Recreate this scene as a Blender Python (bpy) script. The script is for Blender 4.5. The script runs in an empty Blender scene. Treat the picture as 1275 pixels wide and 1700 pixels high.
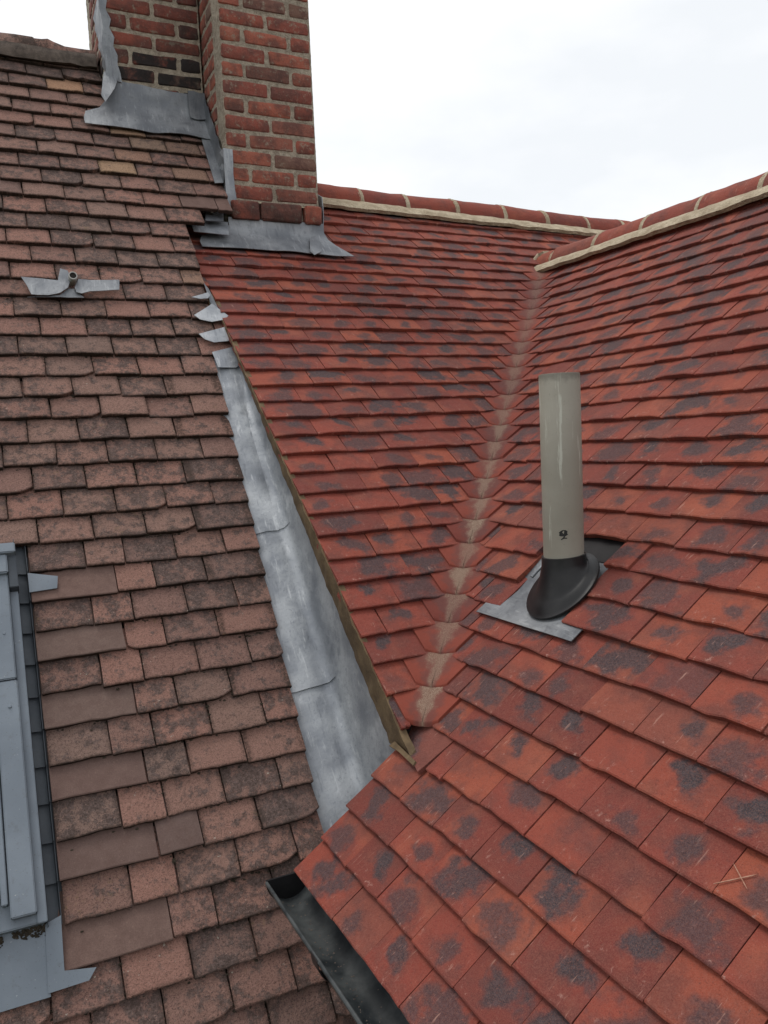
import bpy, bmesh, math, random
import numpy as np
from mathutils import Matrix, Vector, noise
random.seed(11)
rng = np.random.default_rng(5)
D = bpy.data
SC = bpy.context.scene
COL = SC.collection
# ------------------------------------------------------------------ camera (solved from the tile courses)
FPX, YAW, PITCH, ROLL = 1341.76, 0.436869, 0.089804, -0.045412
def _cam():
    f = np.array([math.sin(YAW)*math.cos(PITCH), math.cos(YAW)*math.cos(PITCH), -math.sin(PITCH)])
    r = np.array([math.cos(YAW), -math.sin(YAW), 0.]); u = np.cross(r, f)
    return r*math.cos(ROLL)+u*math.sin(ROLL), -r*math.sin(ROLL)+u*math.cos(ROLL), f
CR, CU, CF = _cam()
cd = D.cameras.new('camera'); cam = D.objects.new('camera', cd); COL.objects.link(cam)
cd.sensor_fit = 'HORIZONTAL'; cd.sensor_width = 36; cd.lens = 36*FPX/1275
cd.clip_start = .02; cd.clip_end = 3000
cam.matrix_world = Matrix(((CR[0], CU[0], -CF[0], 0), (CR[1], CU[1], -CF[1], 0), (CR[2], CU[2], -CF[2], 0), (0, 0, 0, 1)))
SC.camera = cam
SC.render.resolution_x, SC.render.resolution_y = 768, 1024
SC.view_settings.view_transform = 'Standard'; SC.view_settings.look = 'None'
SC.view_settings.exposure = 0.08; SC.view_settings.gamma = 1
# ------------------------------------------------------------------ sky and sun (bright overcast)
SUN_EL, SUN_AZ = math.radians(69), math.radians(-34)       # azimuth from +Y towards +X
W = D.worlds.new('World'); SC.world = W; W.use_nodes = True
nt = W.node_tree; nt.nodes.clear()
def wn(t, **k):
    n = nt.nodes.new(t)
    for a, b in k.items(): setattr(n, a, b)
    return n
sky = wn('ShaderNodeTexSky', sky_type='NISHITA', sun_disc=False, sun_elevation=SUN_EL, sun_rotation=SUN_AZ)
tc = wn('ShaderNodeTexCoord'); mp = wn('ShaderNodeMapping'); mp.inputs['Scale'].default_value = (1, 1, 2.2)
nz = wn('ShaderNodeTexNoise'); nz.inputs['Scale'].default_value = 2.6; nz.inputs['Detail'].default_value = 5; nz.inputs['Roughness'].default_value = .5
rp = wn('ShaderNodeValToRGB'); e = rp.color_ramp.elements
e[0].position = .36; e[0].color = (.93, .955, .98, 1); e[1].position = .54; e[1].color = (1.08, 1.085, 1.09, 1)
sc_ = wn('ShaderNodeMix', data_type='RGBA', blend_type='MULTIPLY'); sc_.inputs[0].default_value = 1; sc_.inputs[7].default_value = (.1, .1, .1, 1)
mx = wn('ShaderNodeMix', data_type='RGBA'); mx.inputs[0].default_value = .9
bg = wn('ShaderNodeBackground'); bg.inputs[1].default_value = 1.0; wo = wn('ShaderNodeOutputWorld')
L = nt.links.new
L(tc.outputs['Generated'], mp.inputs[0]); L(mp.outputs[0], nz.inputs['Vector']); L(nz.outputs[0], rp.inputs[0])
L(sky.outputs[0], sc_.inputs[6]); L(sc_.outputs[2], mx.inputs[6]); L(rp.outputs[0], mx.inputs[7])
L(mx.outputs[2], bg.inputs[0]); L(bg.outputs[0], wo.inputs[0])
sl = D.lights.new('sun', 'SUN'); sl.energy = 1.5; sl.angle = math.radians(22); sl.color = (1, .96, .9)
so = D.objects.new('sun', sl); COL.objects.link(so)
sd = Vector((math.sin(SUN_AZ)*math.cos(SUN_EL), math.cos(SUN_AZ)*math.cos(SUN_EL), math.sin(SUN_EL)))
so.rotation_euler = sd.to_track_quat('Z', 'Y').to_euler()

# ------------------------------------------------------------------ roof frames
class Frame:
    def __init__(s, P0, pitch, g, dyaw, wing=False):
        s.P0 = np.array(P0); s.g = g; c, q = math.cos, math.sin
        if wing:
            s.h = np.array([q(dyaw), -c(dyaw), 0.]); s.up = np.array([c(dyaw)*c(pitch), q(dyaw)*c(pitch), q(pitch)])
        else:
            s.h = np.array([c(dyaw), q(dyaw), 0.]); s.up = np.array([-q(dyaw)*c(pitch), c(dyaw)*c(pitch), q(pitch)])
        s.n = np.cross(s.h, s.up)
        if s.n[2] < 0: s.n = -s.n
    def P(s, a, v, w=0.): return s.P0+a*s.h+v*s.up+w*s.n
    def hit(s, x, y, w=0.):
        d = ray(x, y); return d*((s.P0+s.n*w)@s.n)/(d@s.n)
    def av(s, Q): return (Q-s.P0)@s.h, (Q-s.P0)@s.up
    def px(s, x, y, w=0.): return s.av(s.hit(x, y, w))
def ray(x, y): return CF+(x-637.5)/FPX*CR-(y-850)/FPX*CU
def proj(P): d = P@CF; return np.array([637.5+FPX*(P@CR)/d, 850-FPX*(P@CU)/d]), d
def atX(X, x, y): d = ray(x, y); return d*X/d[0]
def atY(Y, x, y): d = ray(x, y); return d*Y/d[1]
FA = Frame((.00128, 3.57847, .77679), .922713, .101925, 0)
FB = Frame((1.07477, 1.51029, -1.09192), .71978, .10025, .0182)
FC = Frame((.59526, 1.91959, -1.09192), .71978, .10025, .0182, True)
TW = .167
# wing frame h points toward the camera: (h, up) is left-handed with n up, so flip winding there
def valley(v):
    """course positions (a on B, s on C) where the two red slopes meet at slope length v"""
    b, c = FB.P(0, v), FC.P(0, v)
    M = np.array([[FB.h[0], -FC.h[0]], [FB.h[1], -FC.h[1]]])
    return np.linalg.solve(M, (c-b)[:2])

# ------------------------------------------------------------------ materials
class NM:
    def __init__(s, name, rough=.85, metal=0., spec=.3):
        s.m = D.materials.new(name); s.m.use_nodes = True; s.t = s.m.node_tree
        s.b = s.t.nodes['Principled BSDF']; s.b.inputs['Roughness'].default_value = rough; s.b.inputs['Metallic'].default_value = metal; s.b.inputs['Specular IOR Level'].default_value = spec
        s.o = s.t.nodes['Material Output']
    def n(s, typ, ins=(), out=0, **k):
        x = s.t.nodes.new('ShaderNode'+typ)
        for a, b in k.items(): setattr(x, a, b)
        for key, val in (ins.items() if isinstance(ins, dict) else enumerate(ins)):
            if val is None: continue
            if isinstance(val, bpy.types.NodeSocket): s.t.links.new(val, x.inputs[key])
            else:
                if isinstance(val, tuple) and len(val) == 3 and x.inputs[key].type == 'RGBA': val = val+(1,)
                x.inputs[key].default_value = val
        return x.outputs[out]
    def math(s, op, a, b=0., c=0., clamp=False): return s.n('Math', [a, b, c], operation=op, use_clamp=clamp)
    def noise(s, vec, scale, detail=4., rough=.55, out=0): return s.n('TexNoise', {'Vector': vec, 'Scale': scale, 'Detail': detail, 'Roughness': rough}, out)
    def mr(s, v, a, b, c=0., d=1.): return s.n('MapRange', {0: v, 1: a, 2: b, 3: c, 4: d}, interpolation_type='SMOOTHSTEP')
    def lin(s, v, a, b, c=0., d=1.): return s.n('MapRange', {0: v, 1: a, 2: b, 3: c, 4: d})
    def mix(s, f, a, b, mode='MIX'): return s.n('Mix', {0: f, 6: a, 7: b}, 2, data_type='RGBA', blend_type=mode)
    def ramp(s, f, *st):
        x = s.t.nodes.new('ShaderNodeValToRGB'); s.t.links.new(f, x.inputs[0]); el = x.color_ramp.elements
        while len(el) < len(st): el.new(.5)
        for q, (p, c) in zip(el, st): q.position = p; q.color = tuple(c)+(1,)
        return x.outputs[0]
    def vmath(s, op, a, b): return s.n('VectorMath', [a, b], operation=op)
    def col(s, c): s.t.links.new(c, s.b.inputs['Base Color']); return s
    def rough(s, r): s.t.links.new(r, s.b.inputs['Roughness']); return s
    def bump(s, h, strength=.5, dist=.004):
        o = s.n('Bump', {'Strength': strength, 'Distance': dist, 'Height': h}); s.t.links.new(o, s.b.inputs['Normal']); return s
    def rnd(s):
        a = s.n('ObjectInfo', out=5); b = s.n('Attribute', out=2, attribute_name='rnd')
        return s.math('FRACT', s.math('ADD', a, b))
    def local(s, r, kx=.165, ky=.1):
        """tile-local metres plus a random offset per tile, and the raw u (-.5...5), v (0..1 over the exposed part)"""
        uv = s.n('UVMap', uv_map='UVMap'); sep = s.t.nodes.new('ShaderNodeSeparateXYZ'); s.t.links.new(uv, sep.inputs[0])
        u, v = sep.outputs[0], sep.outputs[1]
        vec = s.n('CombineXYZ', [s.math('MULTIPLY_ADD', r, 37., s.math('MULTIPLY', u, kx)), s.math('MULTIPLY_ADD', r, 91., s.math('MULTIPLY', v, ky)), s.math('MULTIPLY', r, 53.)])
        return vec, u, v
    def objpos(s): return s.n('TexCoord', out=3)
    def geo(s): return s.n('NewGeometry', out=0)

def sub_rnd(m, r, k): return m.math('FRACT', m.math('MULTIPLY', r, k))

def mat_red(name='red_clay', plain=False):
    m = NM(name, .82, spec=.22); r = m.rnd(); vec, u, v = m.local(r)
    r2, r3, r4, r5 = (sub_rnd(m, r, k) for k in (17.3, 41.7, 77.1, 123.9))
    base = m.ramp(r2, (0, (.140, .029, .023)), (.3, (.190, .037, .027)), (.6, (.225, .044, .029)), (.85, (.270, .062, .034)), (1, (.160, .048, .038)))
    big = m.noise(vec, 14, 3); base = m.mix(m.mr(big, .40, .70, 0, .7), base, (.105, .034, .029))
    base = m.mix(m.mr(m.noise(vec, 9, 2), .52, .75, 0, .45), base, (.31, .085, .048))
    if not plain:
        # blue-grey fired patch in the middle of most tiles, ragged edge
        nd = m.noise(vec, 20, 3, .55); nd2 = m.noise(vec, 60, 3, .6)
        du = m.math('SUBTRACT', u, m.lin(r3, 0, 1, -.20, .20)); dv = m.math('SUBTRACT', v, m.lin(r4, 0, 1, .30, .75))
        sh = m.lin(r5, 0, 1, -.35, .35)
        du = m.math('ADD', du, m.math('MULTIPLY', dv, sh))
        sz = m.lin(sub_rnd(m, r, 331.7), 0, 1, .62, 1.55); du = m.math('MULTIPLY', m.math('MULTIPLY', du, sz), m.lin(r5, 0, 1, 3.6, 2.2)); dv = m.math('MULTIPLY', m.math('MULTIPLY', dv, sz), m.lin(r3, 0, 1, 2.6, 1.5))
        dist = m.math('SQRT', m.math('ADD', m.math('MULTIPLY', du, du), m.math('MULTIPLY', dv, dv)))
        dist = m.math('ADD', dist, m.math('ADD', m.math('MULTIPLY_ADD', nd, 2.6, -1.3), m.math('MULTIPLY_ADD', nd2, .5, -.25)))
        on = m.mr(sub_rnd(m, r, 211.3), .04, .22)
        patch = m.math('MULTIPLY', m.mr(dist, .40, 1.15, 1, 0), m.math('MULTIPLY', on, m.lin(r4, 0, 1, .70, 1.0)))
        base = m.mix(patch, base, m.mix(m.mr(m.noise(vec, 150, 4, .75), .35, .65), (.020, .020, .026), (.050, .046, .054)))
    # sand grain, pale scuffs and scratches
    mid = m.noise(vec, 120, 4, .75); base = m.mix(m.mr(mid, .42, .30, 0, .6), base, (.075, .022, .020))
    base = m.mix(m.mr(mid, .57, .74, 0, .45), base, (.34, .11, .07))
    gr = m.noise(vec, 420, 3, .7); base = m.mix(m.mr(gr, .35, .7, .0, .5), base, m.mix(.5, base, (.34, .16, .12)))
    base = m.mix(m.mr(m.noise(vec, 520, 2, .7), .57, .70, 0, .55), base, (.045, .018, .016))
    st = m.n('Mapping', {0: vec, 2: (0, 0, .7), 3: (70, 9, 9)}); sc = m.mr(m.noise(st, 2.0, 3, .6), .63, .72, 0, .55)
    base = m.mix(m.math('MULTIPLY', sc, m.mr(m.noise(vec, 11, 2), .48, .62)), base, (.42, .24, .19))
    sf = m.math('MULTIPLY', m.mr(m.noise(vec, 55, 5, .75), .58, .72, 0, .75), m.mr(v, .6, .0, .12, 1))
    base = m.mix(sf, base, (.40, .23, .19))
    m.col(base); m.rough(m.lin(gr, 0, 1, .68, .92))
    h = m.math('ADD', m.math('MULTIPLY', gr, .35), m.math('ADD', m.math('MULTIPLY', mid, 1.2), m.math('MULTIPLY', m.noise(vec, 22, 3), 2.2)))
    m.bump(h, .6, .0045); return m.m

def mat_valley():
    m = NM('red_clay_sanded', .9); r = m.rnd(); vec, u, v = m.local(r)
    base = m.ramp(sub_rnd(m, r, 17.3), (0, (.15, .036, .027)), (1, (.24, .055, .035)))
    nd = m.noise(vec, 24, 4, .6)
    gp = m.mr(m.math('ADD', m.math('ABSOLUTE', u), m.math('MULTIPLY_ADD', nd, .8, -.4)), .2, .42, 1, 0)
    base = m.mix(m.math('MULTIPLY', gp, .45), base, (.075, .050, .048))
    g = m.noise(vec, 600, 2, .8)
    au = m.math('ABSOLUTE', u); d2 = m.math('ADD', au, m.math('MULTIPLY_ADD', m.noise(vec, 26, 4, .65), .42, -.21))
    sand = m.math('MULTIPLY', m.mr(d2, .09, .25, 1, 0), m.math('MULTIPLY', m.lin(sub_rnd(m, r, 41.7), 0, 1, .45, 1.0), m.n('Attribute', out=2, attribute_name='sand', attribute_type='OBJECT')))
    sand = m.math('MULTIPLY', sand, m.mr(g, .36, .52, .35, 1))
    base = m.mix(sand, base, m.mix(m.mr(g, .4, .65), (.15, .105, .075), (.34, .26, .19)))
    m.col(base); m.bump(m.math('ADD', m.math('MULTIPLY', g, .8), m.noise(vec, 60, 3)), .6, .004); return m.m

def mat_old(name, dark, tint=(1, 1, 1), smooth=False):
    m = NM(name, .97, spec=.12); r = m.rnd(); vec, u, v = m.local(r)
    r2, r3 = sub_rnd(m, r, 17.3), sub_rnd(m, r, 41.7)
    base = m.ramp(r2, (0, (.245*tint[0], .145*tint[1], .122*tint[2])), (.5, (.315*tint[0], .170*tint[1], .136*tint[2])), (1, (.265*tint[0], .168*tint[1], .138*tint[2])))
    n1 = m.noise(vec, 26, 5, .68); n2 = m.noise(vec, 95, 4, .7); n3 = m.noise(vec, 320, 3, .75)
    if smooth:
        base = m.mix(m.mr(n1, .35, .7, 0, .5), base, (.105, .065, .056))
        base = m.mix(m.mr(n3, .4, .7, 0, .35), base, (.06, .04, .036)); base = m.mix(m.mr(m.noise(vec, 130, 4, .75), .55, .75, 0, .35), base, (.26, .19, .16))
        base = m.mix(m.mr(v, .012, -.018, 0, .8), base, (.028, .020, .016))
        m.col(base); m.bump(m.math('ADD', n3, n2), .35, .002); return m.m
    cov = m.math('ADD', n1, m.math('MULTIPLY_ADD', n2, .35, -.175))
    cov = m.math('ADD', cov, m.lin(r3, 0, 1, -.09, .09))
    k = m.mr(cov, .50-dark, .66-dark)
    base = m.mix(m.math('MULTIPLY', k, .86), base, m.mix(m.mr(n2, .35, .65), (.058, .045, .042), (.150, .112, .102)))
    base = m.mix(m.mr(n3, .48, .66, 0, .7), base, (.040, .029, .026)); n4 = m.noise(vec, 150, 4, .8); base = m.mix(m.mr(n4, .46, .32, 0, .65), base, (.035, .026, .024))
    base = m.mix(m.mr(n4, .56, .70, 0, .6), base, (.40, .25, .205))
    # grime at the edges of each tile, pale lichen specks
    au = m.math('ABSOLUTE', u); ed = m.math('MAXIMUM', m.mr(au, .40, .51), m.mr(v, .14, -.02))
    base = m.mix(m.math('MULTIPLY', ed, m.mr(n2, .35, .6, .2, .75)), base, (.045, .032, .026))
    li = m.math('MULTIPLY', m.mr(m.noise(vec, 85, 2), .70, .74), m.mr(m.noise(vec, 7, 2), .5, .62))
    base = m.mix(m.math('MULTIPLY', li, .7), base, (.42, .40, .34))
    ye = m.math('MULTIPLY', m.mr(m.noise(vec, 30, 4, .7), .60, .72), m.mr(sub_rnd(m, r, 77.1), .62, .8))
    base = m.mix(m.math('MULTIPLY', ye, .35), base, (.22, .16, .075))
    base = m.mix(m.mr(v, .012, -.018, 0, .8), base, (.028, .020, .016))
    m.col(base)
    h = m.math('ADD', m.math('MULTIPLY', n1, 1.4), m.math('ADD', m.math('MULTIPLY', n2, 1.3), m.math('MULTIPLY', n3, .8)))
    m.bump(h, .8, .006); return m.m

def mat_noise(name, c1, c2, scale=20, rough=.9, bump=.5, bscale=120, metal=0., dist=.004, speck=None):
    m = NM(name, rough, metal); p = m.objpos(); a = m.noise(p, scale, 5, .62)
    c = m.mix(m.mr(a, .33, .67), c1, c2)
    b = m.noise(p, bscale, 4, .65)
    if speck: c = m.mix(m.mr(m.noise(p, bscale*2.2, 2, .7), .58, .68, 0, .8), c, speck)
    m.col(m.mix(m.mr(b, .3, .7, 0, .3), c, m.mix(.5, c, (0.02, .02, .02)))); m.bump(b, bump, dist); return m.m

def mat_lead(name, bright=1., metal=.6):
    m = NM(name, .5, metal); p = m.objpos()
    a = m.noise(p, 7, 5, .6); b = m.noise(p, 28, 4, .65); st = m.n('Mapping', {0: p, 3: (46, 7, 7)}); s = m.noise(st, 1.3, 5, .65)
    c = m.mix(m.mr(a, .35, .66), tuple(x*bright for x in (.23, .247, .275)), tuple(x*bright for x in (.43, .45, .475)))
    c = m.mix(m.mr(b, .54, .72, 0, .45), c, tuple(x*bright for x in (.18, .20, .235)))
    c = m.mix(m.mr(s, .56, .70, 0, .45), c, tuple(x*bright for x in (.66, .68, .70))); c = m.mix(m.mr(s, .45, .30, 0, .5), c, tuple(x*bright for x in (.15, .165, .19))); c = m.mix(m.mr(m.noise(p, 110, 4, .7), .56, .68, 0, .35), c, tuple(x*bright for x in (.13, .14, .16)))
    m.col(c); m.rough(m.lin(b, .3, .7, .42, .68))
    m.bump(m.math('ADD', m.math('MULTIPLY', a, 2.0), b), .22, .008); return m.m

def mat_brick():
    m = NM('brick_clay', .92); r = m.rnd(); p = m.vmath('ADD', m.objpos(), m.n('CombineXYZ', [m.math('MULTIPLY', r, 31.), m.math('MULTIPLY', r, 57.), 0.]))
    base = m.ramp(sub_rnd(m, r, 17.3), (0, (.20, .062, .048)), (.35, (.29, .082, .056)), (.7, (.34, .108, .070)), (.86, (.24, .090, .066)), (1, (.165, .105, .080)))
    n1 = m.noise(p, 14, 5, .65); n2 = m.noise(p, 70, 4, .7)
    base = m.mix(m.mr(n1, .40, .65, 0, .75), base, (.100, .050, .043))
    base = m.mix(m.mr(n2, .55, .72, 0, .6), base, (.30, .15, .115))
    base = m.mix(m.mr(m.noise(p, 33, 5, .75), .54, .66, 0, .85), base, (.27, .215, .165)); base = m.mix(m.mr(m.noise(p, 120, 4, .75), .42, .30, 0, .6), base, (.06, .03, .026))
    # soot burnt into the old bricks (attribute set per brick)
    so_ = m.n('Attribute', out=2, attribute_name='soot', attribute_type='OBJECT')
    base = m.mix(m.math('MULTIPLY', so_, m.mr(n1, .30, .50, .55, 1)), base, (.020, .018, .018))
    m.col(base); m.bump(m.math('ADD', m.math('MULTIPLY', n1, 1.5), n2), .7, .006); return m.m

M = {
 'red': mat_red(), 'red_plain': mat_red('red_ridge_clay', True), 'valley': mat_valley(),
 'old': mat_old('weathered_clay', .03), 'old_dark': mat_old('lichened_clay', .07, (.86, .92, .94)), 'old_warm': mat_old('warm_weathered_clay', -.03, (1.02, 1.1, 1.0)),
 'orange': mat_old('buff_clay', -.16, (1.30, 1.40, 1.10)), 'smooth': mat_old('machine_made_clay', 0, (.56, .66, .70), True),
 'mortar': mat_noise('cream_mortar', (.36, .29, .20), (.52, .44, .32), 16, .95, 1.0, 70, dist=.012, speck=(.25, .20, .14)),
 'brown_mortar': mat_noise('brown_verge_mortar', (.095, .064, .036), (.165, .115, .064), 14, .95, .6, 110),
 'brick_mortar': mat_noise('gritty_lime_mortar', (.30, .25, .195), (.50, .43, .34), 40, .97, 1.0, 150, dist=.010, speck=(.09, .075, .06)),
 'lead': mat_lead('new_lead', .95, .42), 'lead_dull': mat_lead('weathered_lead', .66, .45), 'slate': mat_lead('flat_lead_slate', .52, .4), 'lead_dark': mat_lead('dark_lead', .55, .6),
 'brick': mat_brick(),
 'black': mat_noise('black_rubber', (.010, .010, .011), (.022, .021, .022), 10, .38, .15, 200, dist=.001),
 'gutter': mat_noise('black_dusty_plastic', (.012, .016, .019), (.075, .082, .083), 9, .45, .15, 90, dist=.001),
 'felt': mat_noise('black_underlay', (.012, .011, .011), (.025, .022, .02), 12, .9, .3, 150),
 'grey': mat_noise('grey_lacquered_metal', (.165, .195, .232), (.19, .222, .26), 3, .42, .05, 300, .0, .0005),
 'grey_dark': mat_noise('dark_grey_metal', (.050, .060, .074), (.075, .086, .10), 6, .5, .1, 120, .0, .001),
 'moss_mortar': mat_noise('lichened_mortar', (.085, .068, .058), (.17, .135, .115), 25, .97, .8, 140, speck=(.05, .04, .035)),
 'chalk': mat_noise('pale_scratched_clay', (.30, .13, .085), (.44, .25, .18), 90, .95, .3, 300),
 'pale': mat_noise('pale_grey_plastic', (.38, .37, .35), (.48, .47, .44), 20, .6, .1, 200),
 'moss': mat_noise('dry_moss', (.030, .024, .017), (.070, .056, .040), 60, 1., 1., 300),
 'wall': mat_noise('brick_wall_clay', (.22, .09, .065), (.30, .13, .09), 5, .95, .5, 60),
 'grass': mat_noise('lawn_grass', (.030, .055, .015), (.055, .085, .025), .8, 1., .5, 20),
}
def mat_grey():
    m = NM('grey_lacquered_metal', .45); p = m.objpos()
    c = m.mix(m.mr(m.noise(p, 5, 4), .35, .65), (.150, .178, .212), (.190, .222, .26))
    c = m.mix(m.mr(m.noise(p, 38, 5, .7), .55, .72, 0, .35), c, (.10, .105, .11)); c = m.mix(m.mr(m.noise(p, 240, 2, .7), .66, .72, 0, .6), c, (.07, .065, .06))
    c = m.mix(m.mr(m.noise(p, 170, 2, .7), .70, .75, 0, .7), c, (.42, .43, .42))
    m.col(c); m.rough(m.lin(m.noise(p, 12, 4), .3, .7, .36, .60)); return m.m
M['grey'] = mat_grey()
def mat_pvc():
    m = NM('weathered_greige_plastic', .55); p = m.objpos()
    c = m.mix(m.mr(m.noise(p, 6, 4), .35, .7), (.255, .238, .198), (.300, .282, .238))
    st = m.n('Mapping', {0: p, 3: (40, 40, 3)}); s = m.noise(st, 1.0, 6, .7)
    c = m.mix(m.mr(s, .585, .66, 0, .7), c, (.47, .47, .41))
    sp = m.t.nodes.new('ShaderNodeSeparateXYZ'); m.t.links.new(p, sp.inputs[0])
    top = m.math('ADD', sp.outputs[2], m.math('MULTIPLY_ADD', m.noise(p, 40, 4), .05, -.025))
    c = m.mix(m.mr(top, .455, .485, 0, .75), c, (.11, .10, .08))
    c = m.mix(m.mr(m.noise(p, 130, 3, .7), .6, .75, 0, .4), c, (.12, .115, .085))
    m.col(c); m.bump(m.noise(p, 90, 3), .12, .001); return m.m
M['pvc'] = mat_pvc()
def mat_glass():
    m = NM('window_glass', .04); m.b.inputs['Base Color'].default_value = (.02, .025, .03, 1); return m.m
M['glass'] = mat_glass()

# ------------------------------------------------------------------ object helpers
def tag(o, label=None, cat=None, group=None, kind=None):
    for k, v in (('label', label), ('category', cat), ('group', group), ('kind', kind)):
        if v: o[k] = v
    return o
def empty(name, loc, label, cat, group=None):
    o = D.objects.new(name, None); COL.objects.link(o); o.location = loc; o.empty_display_size = .1; WM[o.name] = Matrix.Translation(Vector(loc))
    return tag(o, label, cat, group)
def mesh(name, V, F, uv=None, rnd=None, smooth=False):
    me = D.meshes.new(name); me.from_pydata([tuple(map(float, v)) for v in V], [], [tuple(f) for f in F])
    if uv is not None:
        l = me.uv_layers.new(name='UVMap'); li = np.empty(len(me.loops), int); me.loops.foreach_get('vertex_index', li)
        l.data.foreach_set('uv', np.asarray(uv, float)[li].ravel())
    if rnd is not None:
        at = me.attributes.new('rnd', 'FLOAT', 'POINT'); at.data.foreach_set('value', np.asarray(rnd, float))
    if smooth: me.polygons.foreach_set('use_smooth', [True]*len(me.polygons))
    me.update(); return me
WM = {}
def link(name, me, m, parent=None, mw=None, kind=None, label=None):
    o = D.objects.new(name, me); COL.objects.link(o)
    if m is not None and not me.materials: me.materials.append(m)
    mw = mw if mw is not None else Matrix.Identity(4); WM[o.name] = mw
    if parent is not None:
        o.parent = parent; o.matrix_parent_inverse = Matrix.Identity(4); o.matrix_local = WM[parent.name].inverted() @ mw
    else: o.matrix_world = mw
    return tag(o, label, kind=kind)
def grid_sheet(rows, th=.003, n=None):
    """closed thin sheet through a grid of 3D points (rows x cols); back side offset by th along -n (or local normals)"""
    G = np.array(rows, float); R, Cn, _ = G.shape
    if n is None:
        du = np.gradient(G, axis=1); dv = np.gradient(G, axis=0); N = np.cross(du, dv); N /= np.linalg.norm(N, axis=2, keepdims=True)+1e-12
    else: N = np.broadcast_to(np.array(n, float), G.shape)
    V = list(G.reshape(-1, 3))+list((G-N*th).reshape(-1, 3)); F = []; K = R*Cn
    for i in range(R-1):
        for j in range(Cn-1):
            a = i*Cn+j; F.append((a, a+1, a+Cn+1, a+Cn)); F.append((K+a, K+a+Cn, K+a+Cn+1, K+a+1))
    ring = [j for j in range(Cn)]+[i*Cn+Cn-1 for i in range(1, R)]+[(R-1)*Cn+j for j in range(Cn-2, -1, -1)]+[i*Cn for i in range(R-2, 0, -1)]
    for a, b in zip(ring, ring[1:]+ring[:1]): F.append((a, K+a, K+b, b))
    return V, F
def recalc(me):
    bm = bmesh.new(); bm.from_mesh(me); bmesh.ops.recalc_face_normals(bm, faces=bm.faces); bm.to_mesh(me); bm.free(); return me
def sheet(name, rows, m, parent, th=.003, smooth=True, n=None, label=None):
    V, F = grid_sheet(rows, th, n); me = recalc(mesh(name, V, F))
    if smooth:
        me.polygons.foreach_set('use_smooth', [True]*len(me.polygons)); me.set_sharp_from_angle(angle=math.radians(40))
    return link(name, me, m, parent, label=label)
def prism(name, poly, off, m, parent, kind=None, bevel=0, label=None):
    """polygon of 3D points extruded by vector off"""
    n = len(poly); V = [np.array(p) for p in poly]+[np.array(p)+off for p in poly]
    F = [tuple(range(n)), tuple(range(2*n-1, n-1, -1))]+[(i, i+n, (i+1) % n+n, (i+1) % n) for i in range(n)]
    me = recalc(mesh(name, V, F))
    if bevel:
        bm = bmesh.new(); bm.from_mesh(me); bmesh.ops.bevel(bm, geom=bm.edges[:], offset=bevel, segments=2, affect='EDGES'); bm.to_mesh(me); bm.free()
    return link(name, me, m, parent, kind=kind, label=label)
def fbox(name, F, a0, a1, v0, v1, w0, w1, m, parent, bevel=0, label=None):
    return prism(name, [F.P(a0, v0, w0), F.P(a1, v0, w0), F.P(a1, v1, w0), F.P(a0, v1, w0)], F.n*(w1-w0), m, parent, bevel=bevel, label=label)
def tube(name, path, rad, m, parent, seg=16, th=None, cap=True, label=None):
    """tube along points (list of 3D), rad scalar or list; optional wall thickness makes it hollow at the end"""
    P = [np.array(p, float) for p in path]; n = len(P); rad = [rad]*n if np.isscalar(rad) else rad
    V = []; F = []
    for i in range(n):
        t = P[min(i+1, n-1)]-P[max(i-1, 0)]; t /= np.linalg.norm(t)
        x = np.cross(t, (0.31, .2, .93) if abs(t[2]) < .9 else (1, 0, 0)); x /= np.linalg.norm(x); y = np.cross(t, x)
        for k in range(seg):
            an = 2*math.pi*k/seg; V.append(P[i]+rad[i]*(math.cos(an)*x+math.sin(an)*y))
    for i in range(n-1):
        for k in range(seg): F.append((i*seg+k, i*seg+(k+1) % seg, (i+1)*seg+(k+1) % seg, (i+1)*seg+k))
    if cap: F.append(tuple(range(seg))); F.append(tuple(range((n-1)*seg, n*seg)))
    me = recalc(mesh(name, V, F, smooth=True)); me.set_sharp_from_angle(angle=math.radians(40))
    return link(name, me, m, parent, label=label)

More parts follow.
